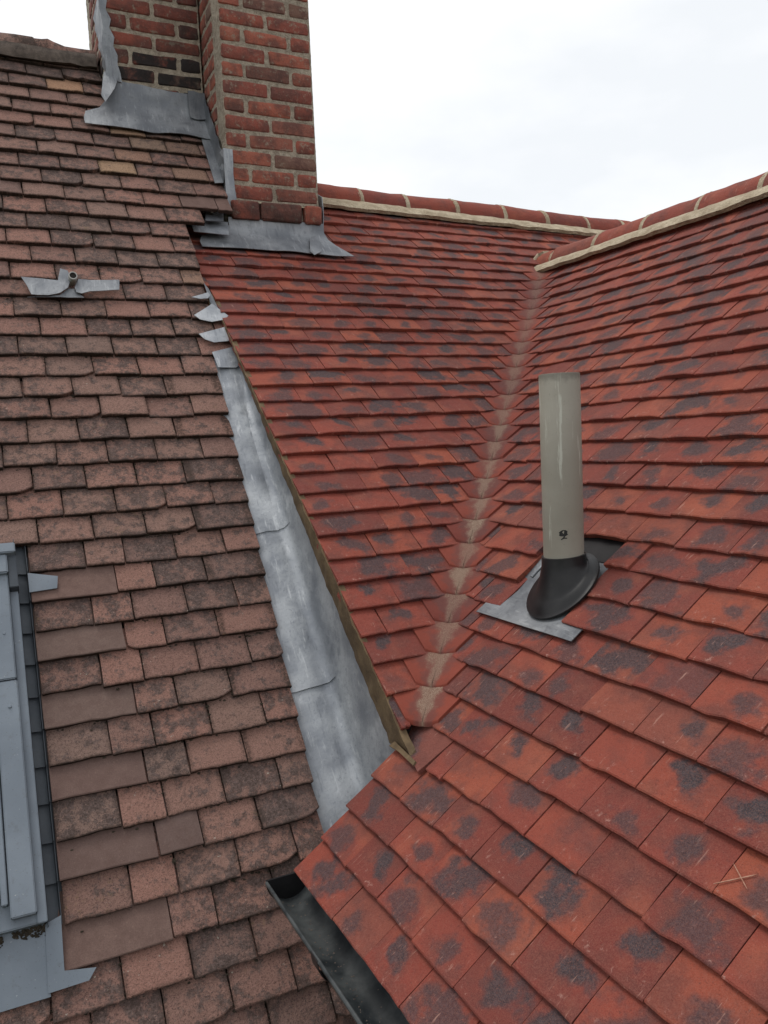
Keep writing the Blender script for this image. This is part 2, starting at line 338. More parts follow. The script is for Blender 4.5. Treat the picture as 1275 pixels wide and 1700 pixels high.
# ------------------------------------------------------------------ tiles
def tile_data(w, L=.19, t=.012, s=.115, camber=.002, jit=.0012, nx=4, chip=0, sag=0.):
    """V, F, UV of one plain tile: x across from 0 to w, y up the slope from the tail, z=0 at the tail's top edge"""
    ys = [0, .0035, .06, L]; xs = [w*i/nx for i in range(nx+1)]
    V = []; UV = []
    tailj = [random.gauss(0, jit) for _ in xs]
    if chip:
        k = random.choice((0, nx)); tailj[k] += random.uniform(.008, .02); tailj[abs(k-1)] += random.uniform(0, .008)
        if random.random() < .4: tailj[random.randint(1, nx-1)] += random.uniform(.004, .012)
    tz = [random.gauss(0, jit*.6) for _ in xs]
    for j, y in enumerate(ys):
        for i, x in enumerate(xs):
            cx = 1-(2*x/w-1)**2
            z = -s*y+camber*cx+tz[i]*(1-y/L)-sag*(1-y/.1)**2*(1 if y < .1 else 0)
            if j == 0: z -= .0022
            yy = y+(tailj[i] if j < 2 else 0)
            xx = x+(random.gauss(0, jit*.5) if i in (0, nx) else 0)
            V.append((xx, yy, z)); UV.append(((x-w/2)/.165, yy/.1))
    n = nx+1; T = len(V); F = []
    for j in range(3):
        for i in range(nx): a = j*n+i; F.append((a, a+1, a+n+1, a+n))
    ring = list(range(nx+1))+[nx+n*j for j in (1, 2, 3)]+[3*n+i for i in range(nx-1, -1, -1)]+[n*j for j in (2, 1)]
    for a in ring: x, y, z = V[a]; V.append((x, y+(.001 if y < .02 else 0), z-t+random.gauss(0, .0006))); UV.append(((x-w/2)/.165, y/.1-.05))
    R = len(ring)
    for k in range(R): a, b = ring[k], ring[(k+1) % R]; F.append((b, a, T+k, T+(k+1) % R))
    F.append(tuple(T+k for k in range(R-1, -1, -1)))
    return np.array(V), F, np.array(UV)
def poly_tile(poly, t=.012):
    """flat tile cut to a polygon of (x, y) metres, tail at low y; same tilt as a plain tile"""
    n = len(poly); V = [(x, y, -.115*y) for x, y in poly]+[(x, y, -.115*y-t) for x, y in poly]
    cx = sum(p[0] for p in poly)/n; UV = [((x-cx)/.165, y/.1) for x, y in poly]*2
    F = [tuple(range(n)), tuple(range(2*n-1, n-1, -1))]+[(i, (i+1) % n, (i+1) % n+n, i+n) for i in range(n)]
    return np.array(V), F, np.array(UV)
VAR = {'new': [tile_data(TW-.0025, t=.0155, s=.15, camber=random.uniform(.0005, .004), sag=random.uniform(-.001, .0025)) for _ in range(14)],
       'old': [tile_data(TW-.005, t=.018, s=.168, jit=.0013, nx=6, camber=random.uniform(-.001, .003), sag=random.uniform(-.0015, .0015), chip=(k % 9 == 0)) for k in range(18)]}
VMESH = {}
def frame_matrix(F, a, v, w, flip):
    h, n, up = F.h, F.n, F.up
    if flip: h = -h                      # keep the matrix right-handed on the wing
    m = Matrix(((h[0], up[0], n[0], 0), (h[1], up[1], n[1], 0), (h[2], up[2], n[2], 0), (0, 0, 0, 1)))
    m.translation = Vector(F.P(a, v, w)); return m
class Roof:
    def __init__(s, F, parent, style, flip): s.F, s.parent, s.style, s.flip = F, parent, style, flip; s.items = []
    def add(s, a0, a1, v, mat, lift=None, rot=None, data=None, shift=0., drop=0.):
        """tile from a0 to a1 with its tail at slope length v"""
        old = s.style == 'old'; w = a1-a0
        if w < .02: return
        full = abs(w-TW) < .003 and data is None
        gap = .005 if old else .0025
        if full: key = random.randrange(len(VAR[s.style])); d = VAR[s.style][key]
        else:
            key = None
            d = data or (tile_data(w-gap, t=.018, s=.168, jit=.0013 if mat != 'smooth' else .0012, nx=6, chip=mat != 'smooth' and random.random() < .1) if old else tile_data(w-gap, t=.0155, s=.15))
        lift = (abs(random.gauss(0, .0022 if old else .0013)) if lift is None else lift)-drop
        rot = random.gauss(0, .009 if old else .0045) if rot is None else rot
        av0 = a1 if s.flip else a0
        sgn = -1 if s.flip else 1
        m = frame_matrix(s.F, av0+sgn*gap/2, v+random.gauss(0, .0028 if old else .0016)+shift, lift, s.flip)
        m = m @ Matrix.Translation((w/2, 0, 0)) @ Matrix.Rotation(rot, 4, 'Z') @ Matrix.Rotation(random.gauss(0, .007 if old else .0045), 4, 'Y') @ Matrix.Rotation(random.gauss(0, .010 if old else .006), 4, 'X') @ Matrix.Translation((-w/2, 0, 0))
        c = s.F.P((a0+a1)/2, v+.05); uv, dep = proj(c)
        size = (w*.1)/max(dep, .1)**2 if dep > .1 and -60 < uv[0] < 1335 and -60 < uv[1] < 1760 else 0
        s.items.append((size, d, key, m, mat))
    def build(s):
        s.items.sort(key=lambda i: -i[0]); rest = []
        for k, (size, d, key, m, mat) in enumerate(s.items):
            if size <= 0 or k >= 300: rest.append((d, m, mat)); continue
            if key is not None:
                kk = (s.style, key, mat)
                if kk not in VMESH: VMESH[kk] = mesh('tile', *d)
                me = VMESH[kk]
            else: me = mesh('tile', *d)
            link('tile', me, M[mat], s.parent, mw=m)
        if rest:
            V = []; F = []; UV = []; R = []; o = 0; mi = []
            mats = sorted({x[2] for x in rest})
            for d, m, mat in rest:
                A = np.array(m); v = d[0] @ A[:3, :3].T+A[:3, 3]; V.append(v); F += [tuple(i+o for i in f) for f in d[1]]
                UV.append(d[2]); R += [random.random()]*len(v); o += len(v); mi += [mats.index(mat)]*len(d[1])
            me = mesh('tiles_out_of_view', np.concatenate(V), F, np.concatenate(UV), R)
            for x in mats: me.materials.append(M[x])
            me.polygons.foreach_set('material_index', mi)
            link('remaining_tiles', me, None, s.parent, kind='stuff')
def course(roof, start, end, first, v, mat, skip=None, **k):
    """fill a course from start to end with joints at first + i*TW"""
    j = first+math.ceil((start-first)/TW-1e-6)*TW; J = [start]
    if j-start < .03: j += TW
    while j < end-.055: J.append(j); j += TW
    J.append(end)
    for a, b in zip(J, J[1:]):
        if skip and skip(a, b): continue
        roof.add(a, b, v, mat((a+b)/2) if callable(mat) else mat, **k)

# ================================================================== OLD ROOF (A)
oldroof = empty('old_roof', tuple(FA.P(.3, -1.2, -.1)), 'weathered brown clay tiled roof slope with lichen, beside the lead valley', 'roof')
RA = Roof(FA, oldroof, 'old', False)
ENDS = {-5: 1.072, -4: 1.072, -3: .923, -2: .838, -1: .843, 0: .843, 1: .846, 2: .839, 3: .842, 4: .892, 5: .897, 6: .800, 7: .802, 8: .803}
def endA(r):
    if r <= -10: return .600
    if r < -5: return 1.072
    return ENDS.get(r, .803-(r-8)*.0026)
SKY_R, SKY_T, SKY_B = .044, 14, 24            # tiles stop at the skylight between these courses
for r in range(-14, 33):
    v = -r*FA.g; first = 0 if r % 2 == 0 else TW/2; end = endA(r)
    def matA(a, r=r):
        u = a/TW; q = random.random()
        if r == -12 and abs(u-2.47) < .5: return 'orange'
        if (r, round(u*2)/2) in ((-9, 4.5), (-9, 4.)) : return 'orange'
        if r in (-8, -7) and 4.0 < u < 4.8: return 'old_warm'
        if r == -6 and abs(u-3.5) < .5: return 'orange'
        if r == -4 and a > .85: return 'smooth'
        if -8 <= r <= 1 and u > 4.4: return 'old_warm' if q < .6 else 'old'
        if r <= 0: return 'old_dark' if q < .6 else 'old'
        if r >= 25: return 'old_dark' if q < .2 else 'old'
        return 'old' if q < .8 else 'old_dark'
    if r < SKY_T or r > SKY_B+1:
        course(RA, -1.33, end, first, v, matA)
    elif r == SKY_B+1:                       # course tucked under the skylight apron
        RA.add(-.30, -.02, v, 'old', drop=.016, lift=0); RA.add(-.02, .30, v, 'smooth', rot=0); course(RA, .30, end, first, v, matA)
        course(RA, -1.33, -.30, first, v, matA, drop=.016, lift=0)
    else:
        if r % 2 == 0: RA.add(SKY_R+.003, 1.28*TW, v, 'old_dark'); RA.add(1.28*TW, 2*TW, v, matA(1.6*TW)); course(RA, 2*TW, end, first, v, matA)
        else:
            RA.add(SKY_R, 1.78*TW, v, 'smooth', rot=random.gauss(0, .003))
            RA.add(1.78*TW, 2.5*TW, v, 'smooth' if r == 23 else matA(2*TW), lift=.006 if r == 23 else None); course(RA, 2.5*TW, end, first, v, matA)
        course(RA, -1.33, -.85, first, v, matA)
RA.build()
# underlay slab, back slope
fbox('underlay', FA, -1.34, .80, -3.35, 1.62, -.12, -.062, M['felt'], oldroof)
fbox('underlay', FA, .80, .93, -3.35, -.62, -.12, -.063, M['felt'], oldroof)
fbox('underlay', FA, .80, 1.06, .50, .95, -.12, -.063, M['felt'], oldroof)
vr = 14.9*FA.g
rp0, rp1 = FA.P(-1.34, vr+.02, -.05), FA.P(1.0, vr+.02, -.05)
bk = np.array([0, .60*2.2, -.797*2.2])
prism('back_slope', [rp0, rp1, rp1+bk, rp0+bk], np.array([0, -.03, -.04]), M['old_dark'], oldroof)
# mossy ridge of the old roof: worn half-round caps
def ridge_cap(name, p0, p1, R, mat, parent, drop=.0, cover=100, th=.014, wob=.0):
    """half-round ridge tile from p0 to p1 (ridge centre line), arc of +-cover degrees"""
    p0, p1 = np.array(p0, float), np.array(p1, float); t = (p1-p0)/np.linalg.norm(p1-p0)
    sx = np.cross(t, (0, 0, 1.)); sx /= np.linalg.norm(sx); up = np.cross(sx, t)
    ln = np.linalg.norm(p1-p0)
    A = np.radians(np.linspace(-cover, cover, 15)); rows = []; uv = []
    for j, q in enumerate(np.linspace(0, 1, 5)):
        rr = R+(.004 if j in (0, 4) else 0)-(.002 if j in (0, 4) else 0)+random.gauss(0, wob)
        rows.append([p0+(p1-p0)*q+rr*(math.sin(a)*sx+math.cos(a)*up)+np.array([0, 0, random.gauss(0, wob)]) for a in A])
        uv += [((j/4-.5)*ln/.165, i/14*2*R*1.6/.1) for i in range(15)]
    V, F = grid_sheet(rows, th); me = recalc(mesh(name, V, F, uv+uv)); me.polygons.foreach_set('use_smooth', [True]*len(me.polygons)); me.set_sharp_from_angle(angle=math.radians(35))
    return link(name, me, mat, parent)
cy = FA.P(0, vr, 0); zc = FA.P(0, vr, 0)[2]-.030; yc = cy[1]+.055
xs = [-1.3+.32*i for i in range(6)]+[.585]
for a, b in zip(xs, xs[1:]): ridge_cap('ridge_tile', (a-.004, yc, zc+random.gauss(0, .004)), (b+.004, yc, zc+random.gauss(0, .004)), .108, M['old'], oldroof, wob=.006)
def strip_noise(name, pts_top, pts_bot, off, m, parent, nseg=60, amp=.004, label=None, kind=None):
    """rough mortar fillet: between an upper and a lower polyline, bulged along off, ragged edges"""
    def samp(P, t):
        P = np.array(P, float); k = t*(len(P)-1); i = min(int(k), len(P)-2); return P[i]+(P[i+1]-P[i])*(k-i)
    rows = []; sd_ = random.random()*50
    for q in np.linspace(0, 1, 5):
        row = []
        for k in range(nseg+1):
            t = k/nseg; a, b = samp(pts_top, t), samp(pts_bot, t)
            nz_ = noise.noise(Vector((sd_+t*nseg*.55, q*2.1, 3.3)))*amp+noise.noise(Vector((sd_+t*nseg*.17, q, 8.3)))*amp
            e_ = noise.noise(Vector((sd_+t*nseg*.35, 9, 1)))*amp*1.3 if q in (0., 1.) else 0
            row.append(a+(b-a)*q+np.array(off)*(math.sin(math.pi*min(max(q, .12), .88))+0)+nz_*np.array(off)/(np.linalg.norm(off)+1e-9)+e_*(b-a)/(np.linalg.norm(b-a)+1e-9))
        rows.append(row)
    return sheet(name, rows, m, parent, th=.02, label=label)
strip_noise('ridge_mortar', [(-1.3, yc-.098, zc+.02), (.585, yc-.098, zc+.02)], [FA.P(-1.3, vr-.085, .004), FA.P(.585, vr-.085, .004)], FA.n*.010, M['moss_mortar'], oldroof, 60, .006)

# moss and debris lodged under the tails and in the joints of the old roof
mv = []; mf = []; ico = bmesh.new(); bmesh.ops.create_icosphere(ico, subdivisions=1, radius=1)
iv = np.array([v.co[:] for v in ico.verts]); if_ = [tuple(v.index for v in f.verts) for f in ico.faces]; ico.free()
def blob(P, r, flat, F):
    o = len(mv); q = iv*(1+rng.normal(0, .22, (len(iv), 1)))*r
    Rm = np.stack([F.h, F.up, F.n]); q = q*np.array([1.5, 1., flat])
    mv.extend(P+q @ Rm); mf.extend(tuple(i+o for i in f) for f in if_)
for k in range(4200):
    r = random.randint(1, 30) if random.random() < .8 else random.randint(-13, 0); v = -r*FA.g
    if noise.noise(Vector((r*.7, k*.013, 2))) < -.25: continue
    a = random.uniform(.06, endA(r)-.02) if SKY_T <= r <= SKY_B+1 else random.uniform(-.25, endA(r)-.02)
    if a < .31 and SKY_T <= r <= SKY_B and random.random() < .8: continue
    if random.random() < .75: blob(FA.P(a, v-.002+random.gauss(0, .003), -.018+random.gauss(0, .003)), random.uniform(.0012, .0040), .8, FA)
    else:
        fi = 0 if r % 2 == 0 else .5; a = (round(a/TW-fi)+fi)*TW
        if a < endA(r)-.02: blob(FA.P(a+random.gauss(0, .0015), v+random.uniform(.0, .09), -.013+random.gauss(0, .003)), random.uniform(.002, .004), .9, FA)
link('moss', mesh('moss', mv, mf), M['moss'], oldroof, kind='stuff')

# ================================================================== NEW REAR ROOF (B)
rear = empty('rear_roof', tuple(FB.P(.8, 1.8, -.1)), 'new red clay tiled roof slope behind the chimney, between verge and valley', 'roof')
RB = Roof(FB, rear, 'new', False)
VERGE = -TW
STACK_R = 1.575
VH = .05                                     # half width of a valley tile at its tail
for r in range(5, 36):
    v = r*FB.g; z = FB.P(0, v)[2]; par = r % 2
    first = 0 if par else TW/2
    st = VERGE if z < .66 else VERGE-.06
    en = valley(v)[0]-VH+.008 if r < 30 else 3.6
    if z > 1.0: st = STACK_R-FB.P0[0]
    if z < .66 and not par and r not in (6, 8):        # tile-and-a-half at the verge on every second course
        if en > TW/2+.03: RB.add(st, TW/2, v, 'red'); st = TW/2
    if r == 8: RB.add(st, -TW/2, v, 'red'); st = -TW/2
    if r == 30: en = 1.79
    course(RB, st, en, first, v, 'red')
    if r in (30,): course(RB, 2.0, 3.6, first, v, 'red')
RB.build()
# ridge line of the rear roof
YR, ZR = 4.36, 1.325
RX = [1.60, 1.938, 2.23, 2.564, 2.904, 3.224, 3.551, 3.854, 4.17, 4.49]
def RY(x): return YR+(x-1.6)*.010
def RZ(x): return ZR-(x-1.6)*.018+.004*math.sin(x*5)
for a, b in zip(RX, RX[1:]):
    ridge_cap('ridge_tile', (a+.009, RY(a), RZ(a)), (b-.009, RY(b), RZ(b)), .112, M['red_plain'], rear, cover=100, wob=.0012)
def joint_ring(x0, x1, p, t_, R, parent, cover=97):
    ridge_cap('ridge_joint', np.array(p)-np.array(t_)*.013, np.array(p)+np.array(t_)*.013, R, M['mortar'], parent, cover=cover, th=.02, wob=.0015)
for x in RX[1:-1]: joint_ring(0, 0, (x, RY(x), RZ(x)), (1, 0, 0), .1135, rear)
top = [(x, RY(x)-.110, RZ(x)-.012) for x in (1.58, 2.5, 3.5, 4.4)]
bot = [FB.P(x-FB.P0[0], 35.62*FB.g-(x-1.6)*.034, .006) for x in (1.58, 2.5, 3.5, 4.4)]
strip_noise('ridge_mortar', top, bot, FB.n*.006, M['mortar'], rear, 110, .004)
top_b = [(x, RY(x)+.1125, RZ(x)+.02) for x in (1.58, 4.4)]; bot_b = [(x, RY(x)+.19, RZ(x)-.055) for x in (1.58, 4.4)]
strip_noise('ridge_mortar', top_b, bot_b, (0, .01, .01), M['mortar'], rear, 40, .005)
# underlay slab (verge, valley, ridge) and back slope
vy = lambda v: valley(v)[0]
poly = [FB.P(VERGE+.03, 4.3*FB.g, -.045), FB.P(vy(4.6*FB.g), 4.6*FB.g, -.045), FB.P(vy(30*FB.g), 30*FB.g, -.045), FB.P(3.5, 30*FB.g, -.045), FB.P(3.5, 36.6*FB.g, -.045), FB.P(VERGE+.03, 36.6*FB.g, -.045)]
prism('underlay', poly, -FB.n*.05, M['felt'], rear)
q0, q1 = FB.P(VERGE+.03, 36.8*FB.g, -.03), FB.P(3.6, 36.8*FB.g, -.03); bk = np.array([0, .752*2.2, -.659*2.2])
prism('back_slope', [q0, q1, q1+bk, q0+bk], np.array([0, -.03, -.04]), M['red'], rear)
# brown mortar bedding under the verge tiles
vt = [FB.P(VERGE-.001+.0015*math.sin(k), v, -.013) for k, v in enumerate(np.linspace(4.2*FB.g, 26.6*FB.g, 24))]
vb = [FB.P(VERGE+.010, v, -.020 if v < 4.3*FB.g else -.118+.088*max(0, v-6*FB.g)/(20.6*FB.g)) for v in np.linspace(4.15*FB.g, 26.6*FB.g, 24)]
strip_noise('verge_mortar', vt, vb, -FB.h*.004, M['brown_mortar'], rear, 150, .0035)

# ================================================================== NEW WING ROOF (C)
wing = empty('wing_roof', tuple(FC.P(1.2, 1.4, -.1)), 'new red clay tiled wing roof slope with the pipe, ending at the black gutter', 'roof')
RC = Roof(FC, wing, 'new', True)
SMAX = 2.75
for r in range(0, 31):
    v = r*FC.g; par = r % 2; first = 0 if par else TW/2
    st = 0. if r < 4 else valley(v)[1]+VH-.008
    if r == 4: st = FC.px(707, 1276)[0]
    if r < 4 and not par: RC.add(0, 1.5*TW, v, 'red'); st = 1.5*TW
    if r in (9, 10, 11):                     # opening round the pipe
        g0 = {9: -.17, 10: -.28, 11: -.30}[r]*TW; g1 = {9: 1.5, 10: 1.5, 11: 1.46}[r]*TW
        course(RC, st, g0, first, v, 'red'); 
        fi = {9: 3*TW, 10: 2.5*TW, 11: 2*TW}[r]
        RC.add(g1, fi, v, 'red', lift=.006); course(RC, fi, SMAX, first, v, 'red')
    else: course(RC, st, SMAX, first, v, 'red')
# cut tile closing the foot of the valley
p3 = [FC.px(x, y) for x, y in ((648, 1196), (768, 1206), (695, 1283))]
RC.items.append((1., poly_tile([(-(a-p3[2][0]), v-p3[2][1]) for a, v in (p3[2], p3[1], p3[0])]), None, frame_matrix(FC, p3[2][0], p3[2][1], .004, True), 'red'))
RC.build()
# purpose-made valley tiles, trough shaped, with sand washed down the middle
for r in range(5, 30):
    rows = []; uv = []
    lift = abs(random.gauss(0, .0015)); jl = random.gauss(0, .003)
    for j, y in enumerate((0, .004, .05, .1, .15)):
        row = []
        for i in range(-5, 6):
            q = i/5; v = r*FB.g+y+(.020*abs(q)**2.2*(1-y/.15))+(.012*(1-abs(q))*-1*(1-y/.15)); va, vs = valley(v)
            half = VH+.752*(v-r*FB.g)+.002
            w = -.115*y+.004+lift+.020*(1-abs(q))**2*(1.0)-(.002 if j == 0 else 0)
            p = FB.P(va-abs(q)*half, v, w) if q < 0 else FC.P(vs+abs(q)*half, v, w) if q > 0 else (FB.P(va, v, w)+FC.P(vs, v, w))/2
            row.append(p); uv.append((q*.5, y/.1+jl))
        rows.append(row)
    V, F = grid_sheet(rows, .012, (0, 0, 1)); me = recalc(mesh('valley_tile', V, F, uv+uv)); me.polygons.foreach_set('use_smooth', [True]*len(me.polygons)); me.set_sharp_from_angle(angle=math.radians(45))
    vo = link('valley_tile', me, M['valley'], wing); vo['sand'] = max(.4, min(1., 1.15-(r-5)*.03))*random.uniform(.75, 1)
# underlay slab, far slope
vs_ = lambda v: valley(v)[1]
poly = [FC.P(.02, -.0, -.045), FC.P(SMAX, -.0, -.045), FC.P(SMAX, 31.3*FC.g, -.045), FC.P(vs_(31.3*FC.g), 31.3*FC.g, -.045), FC.P(vs_(4.2*FC.g), 4.2*FC.g, -.045), FC.P(.02, 4.2*FC.g, -.045)]
prism('underlay', poly, -FC.n*.05, M['felt'], wing)
XR, ZC = 3.0, .925
q0, q1 = np.array([XR+.02, -.9, .97]), np.array([XR+.02, 4.0, .97]); bk = np.array([.752*3, 0, -.659*3])
prism('far_slope', [q0, q1, q1+bk, q0+bk], np.array([-.03, 0, -.04]), M['red'], wing)
# ridge of the wing
RYs = [3.955, 3.788, 3.43, 3.086, 2.748, 2.414, 2.08, 1.75, 1.42, 1.09, .76, .43, .1, -.23, -.56, -.85]
def CX(y): return XR-(y-2.4)*.0192
for a, b in zip(RYs, RYs[1:]):
    ridge_cap('ridge_tile', (CX(a), a-.009, ZC+random.gauss(0, .002)), (CX(b), b+.009, ZC+random.gauss(0, .002)), .112, M['red_plain'], wing, cover=100, wob=.0012)
for y in RYs[1:-1]: joint_ring(0, 0, (CX(y), y, ZC), (0, 1, 0), .1135, wing)
ridge_cap('ridge_joint', (CX(3.99), 3.985, ZC-.008), (CX(3.99), 3.925, ZC), .126, M['mortar'], wing, cover=118, th=.10, wob=.004)
top = [(CX(y)-.111, y, ZC+.004) for y in (3.93, 3., 2., 1., 0, -.85)]; bot = [FC.P(FC.P0[1]-y, 29.8*FC.g, .008) for y in (3.93, 3., 2., 1., 0, -.85)]
strip_noise('ridge_mortar', top, bot, FC.n*.010, M['mortar'], wing, 160, .004)
top = [(CX(y)+.1125, y, ZC+.02) for y in (4.02, -.85)]; bot = [(CX(y)+.2, y, ZC-.06) for y in (4.02, -.85)]
strip_noise('ridge_mortar', top, bot, (.01, 0, .01), M['mortar'], wing, 40, .005)
# mortar dab where verge, valley and wing meet

for p0, p1 in (((1215.4, 1430.6), (1240.5, 1476)), ((1185.6, 1469), (1254.6, 1449.4))):
    q0, q1 = (np.array(FC.px(*p)) for p in (p0, p1)); t_ = (q1-q0)/np.linalg.norm(q1-q0); nn = np.array([-t_[1], t_[0]])*.0008
    wv = lambda v: -.15*(v-math.floor(v/FC.g+1e-6)*FC.g)+.0042
    rows = [[FC.P(*(q0+(q1-q0)*k/6+sg*nn*(1 if 0 < k < 6 else .3)), wv((q0+(q1-q0)*k/6)[1])) for sg in (-1, 1)] for k in range(7)]
    sheet('chalk_mark', rows, M['chalk'], wing, th=.0015)
# ================================================================== LEAD VALLEY between old roof and rear roof
lv = empty('lead_valley', tuple(FA.P(.85, -1.6, 0)), 'long grey sheet lead valley gutter between old brown roof and new red verge', 'lead gutter')
def lead_section(vA, dl=0.):
    """cross section of the lining at slope position vA on the old roof: under the old tiles, bed, rounded turn, upstand below the verge"""
    c = FA.P(.93, vA); b0 = FB.P0+(VERGE+.022)*FB.h
    # point of the verge line in the plane perpendicular to the old slope through vA
    k = ((FA.P(0, vA)-b0)@FA.up)/(FB.up@FA.up); vp = b0+k*FB.up-FB.n*.078
    hh = max((vp-FA.P0)@FA.n, .0); xv = (vp-FA.P0)@FA.h
    pts = []
    for a, dw in ((.70, -.032), (.755, -.026), (.79, -.018), (.83, -.004), (.87, 0)): pts.append(FA.P(a, vA, -.016+dw+dl+.002*math.sin(vA*21+a*30)))
    R = min(.05, max(hh*.8, .008))
    for an in np.radians((15, 35, 55, 75)): pts.append(FA.P(xv+.004-R+R*math.sin(an), vA, -.016+dl+R*(1-math.cos(an))))
    for q in (.3, .65, 1.): pts.append(FA.P(xv+.006+.001*math.sin(vA*30+q*5), vA, -.016+dl+R+(max(hh+.02-R, .004))*q))
    return pts
px_v = [FA.px(395, 608)[1], FA.px(465, 880)[1], FA.px(545, 1135)[1]]
segs = [(px_v[0]+.05, px_v[1], .012), (px_v[1]+.10, px_v[2], .006), (px_v[2]+.10, -2.75, .0)]
for k, (v0, v1, dl) in enumerate(segs):
    rows = []
    for q in np.linspace(0, 1, 40):
        v = v0+(v1-v0)*q
        wob = .0035*noise.noise(Vector((v*9, k*3, 0)))+.0009*noise.noise(Vector((v*40, k*3, 7)))
        row = lead_section(v+0, dl)
        if q == 1.: row = [p+FA.up*(.006*noise.noise(Vector((i*.6, k, 4)))+.018*((i/11)**2)) for i, p in enumerate(row)]
        rows.append([p+FA.n*(wob+.0022*noise.noise(Vector((v*11, i*.4, k)))) for i, p in enumerate(row)])
    sheet('lead_sheet', rows, M['lead'], lv, th=.005)
# rounded soaker tabs stepping up between the slopes
def pxsheet(name, F, poly, w, m, parent, th=.003, curl=0., label=None):
    """sheet cut to an outline given as points on a roof plane, slightly dished"""
    P = [F.px(x, y, w) for x, y in poly]; c = np.mean(P, axis=0)
    bm = bmesh.new(); vs = [bm.verts.new(F.P(a, v, w)) for a, v in P]; f = bm.faces.new(vs)
    bmesh.ops.triangulate(bm, faces=[f]); bmesh.ops.subdivide_edges(bm, edges=bm.edges[:], cuts=2, use_grid_fill=True)
    for v in bm.verts:
        p = np.array(v.co); a, q = F.av(p); v.co = Vector(p+F.n*(curl*(((a-c[0])/.1)**2+((q-c[1])/.1)**2)+.0025*noise.noise(Vector((a*25, q*25, w*100)))))
    r_ = bmesh.ops.extrude_face_region(bm, geom=bm.faces[:]); 
    for g in r_['geom']:
        if isinstance(g, bmesh.types.BMVert): g.co += Vector(F.n*th)
    bmesh.ops.recalc_face_normals(bm, faces=bm.faces); me = D.meshes.new(name); bm.to_mesh(me); bm.free()
    me.polygons.foreach_set('use_smooth', [True]*len(me.polygons)); me.set_sharp_from_angle(angle=math.radians(35))
    return link(name, me, m, parent, label=label)
pxsheet('corner_mortar', FC, [(648, 1240), (658, 1233), (692, 1266), (688, 1273), (664, 1250)], .002, M['brown_mortar'], wing, th=.006)
pxsheet('soaker', FA, [(352, 585), (392, 575), (402, 588), (400, 604), (392, 611), (362, 610)], .006, M['lead'], lv)
pxsheet('soaker', FA, [(330, 555), (385, 540), (392, 548), (390, 560), (378, 567), (356, 569), (340, 564)], .012, M['lead'], lv)
pxsheet('soaker', FA, [(322, 524), (352, 505), (372, 520), (379, 525), (370, 532), (352, 535), (332, 531)], .010, M['lead'], lv)
pxsheet('soaker', FA, [(318, 494), (345, 486), (349, 491), (345, 496), (332, 497)], .012, M['lead'], lv)
pxsheet('soaker', FA, [(338, 470), (346, 480), (366, 520), (352, 512)], .0, M['lead_dark'], lv)

# ================================================================== CHIMNEYS
def rough_brick(lx, ly, lz):
    """worn brick: subdivided box with rounded, eroded arrises and a rough face"""
    bm = bmesh.new(); bmesh.ops.create_cube(bm, size=1); bmesh.ops.subdivide_edges(bm, edges=bm.edges[:], cuts=3, use_grid_fill=True)
    sd_ = Vector((random.random()*99, random.random()*99, random.random()*99)); half = (lx/2, ly/2, lz/2)
    for v in bm.verts:
        p = [v.co.x*lx, v.co.y*ly, v.co.z*lz]
        for i in range(3):                       # pull the inner loops close to the edges so that the faces stay flat
            q = p[i]/half[i]
            if 0 < abs(q) < .99: p[i] = math.copysign(half[i]-.010, q)
        on = sum(abs(abs(p[i])-half[i]) < 1e-4 for i in range(3))
        k = (0, 0, .0042, .0085)[on]*(1+.9*noise.noise(Vector(p)*38+sd_))
        for i in range(3):
            if on >= 2 and abs(abs(p[i])-half[i]) < 1e-4: p[i] -= math.copysign(max(k, .001), p[i])
        v.co = Vector(p)+Vector((noise.noise(Vector(p)*22+sd_), noise.noise(Vector(p)*25-sd_), noise.noise(Vector(p)*24+sd_*2)))*.0030
    me = D.meshes.new('brick'); bm.to_mesh(me); bm.free()
    me.polygons.foreach_set('use_smooth', [True]*len(me.polygons)); me.set_sharp_from_angle(angle=math.radians(38)); return me
BRK = {}
def brick_obj(lx, ly, lz, c, parent, soot=0., seed=None):
    key = (round(lx, 3), round(ly, 3), round(lz, 3), random.randrange(5))
    if key not in BRK: BRK[key] = rough_brick(lx, ly, lz)
    o = link('brick', BRK[key], M['brick'], parent, mw=Matrix.Translation(Vector(c)) @ Matrix.Rotation(random.gauss(0, .008), 4, 'Z') @ Matrix.Rotation(random.gauss(0, .006), 4, 'Y'))
    o['soot'] = float(soot)
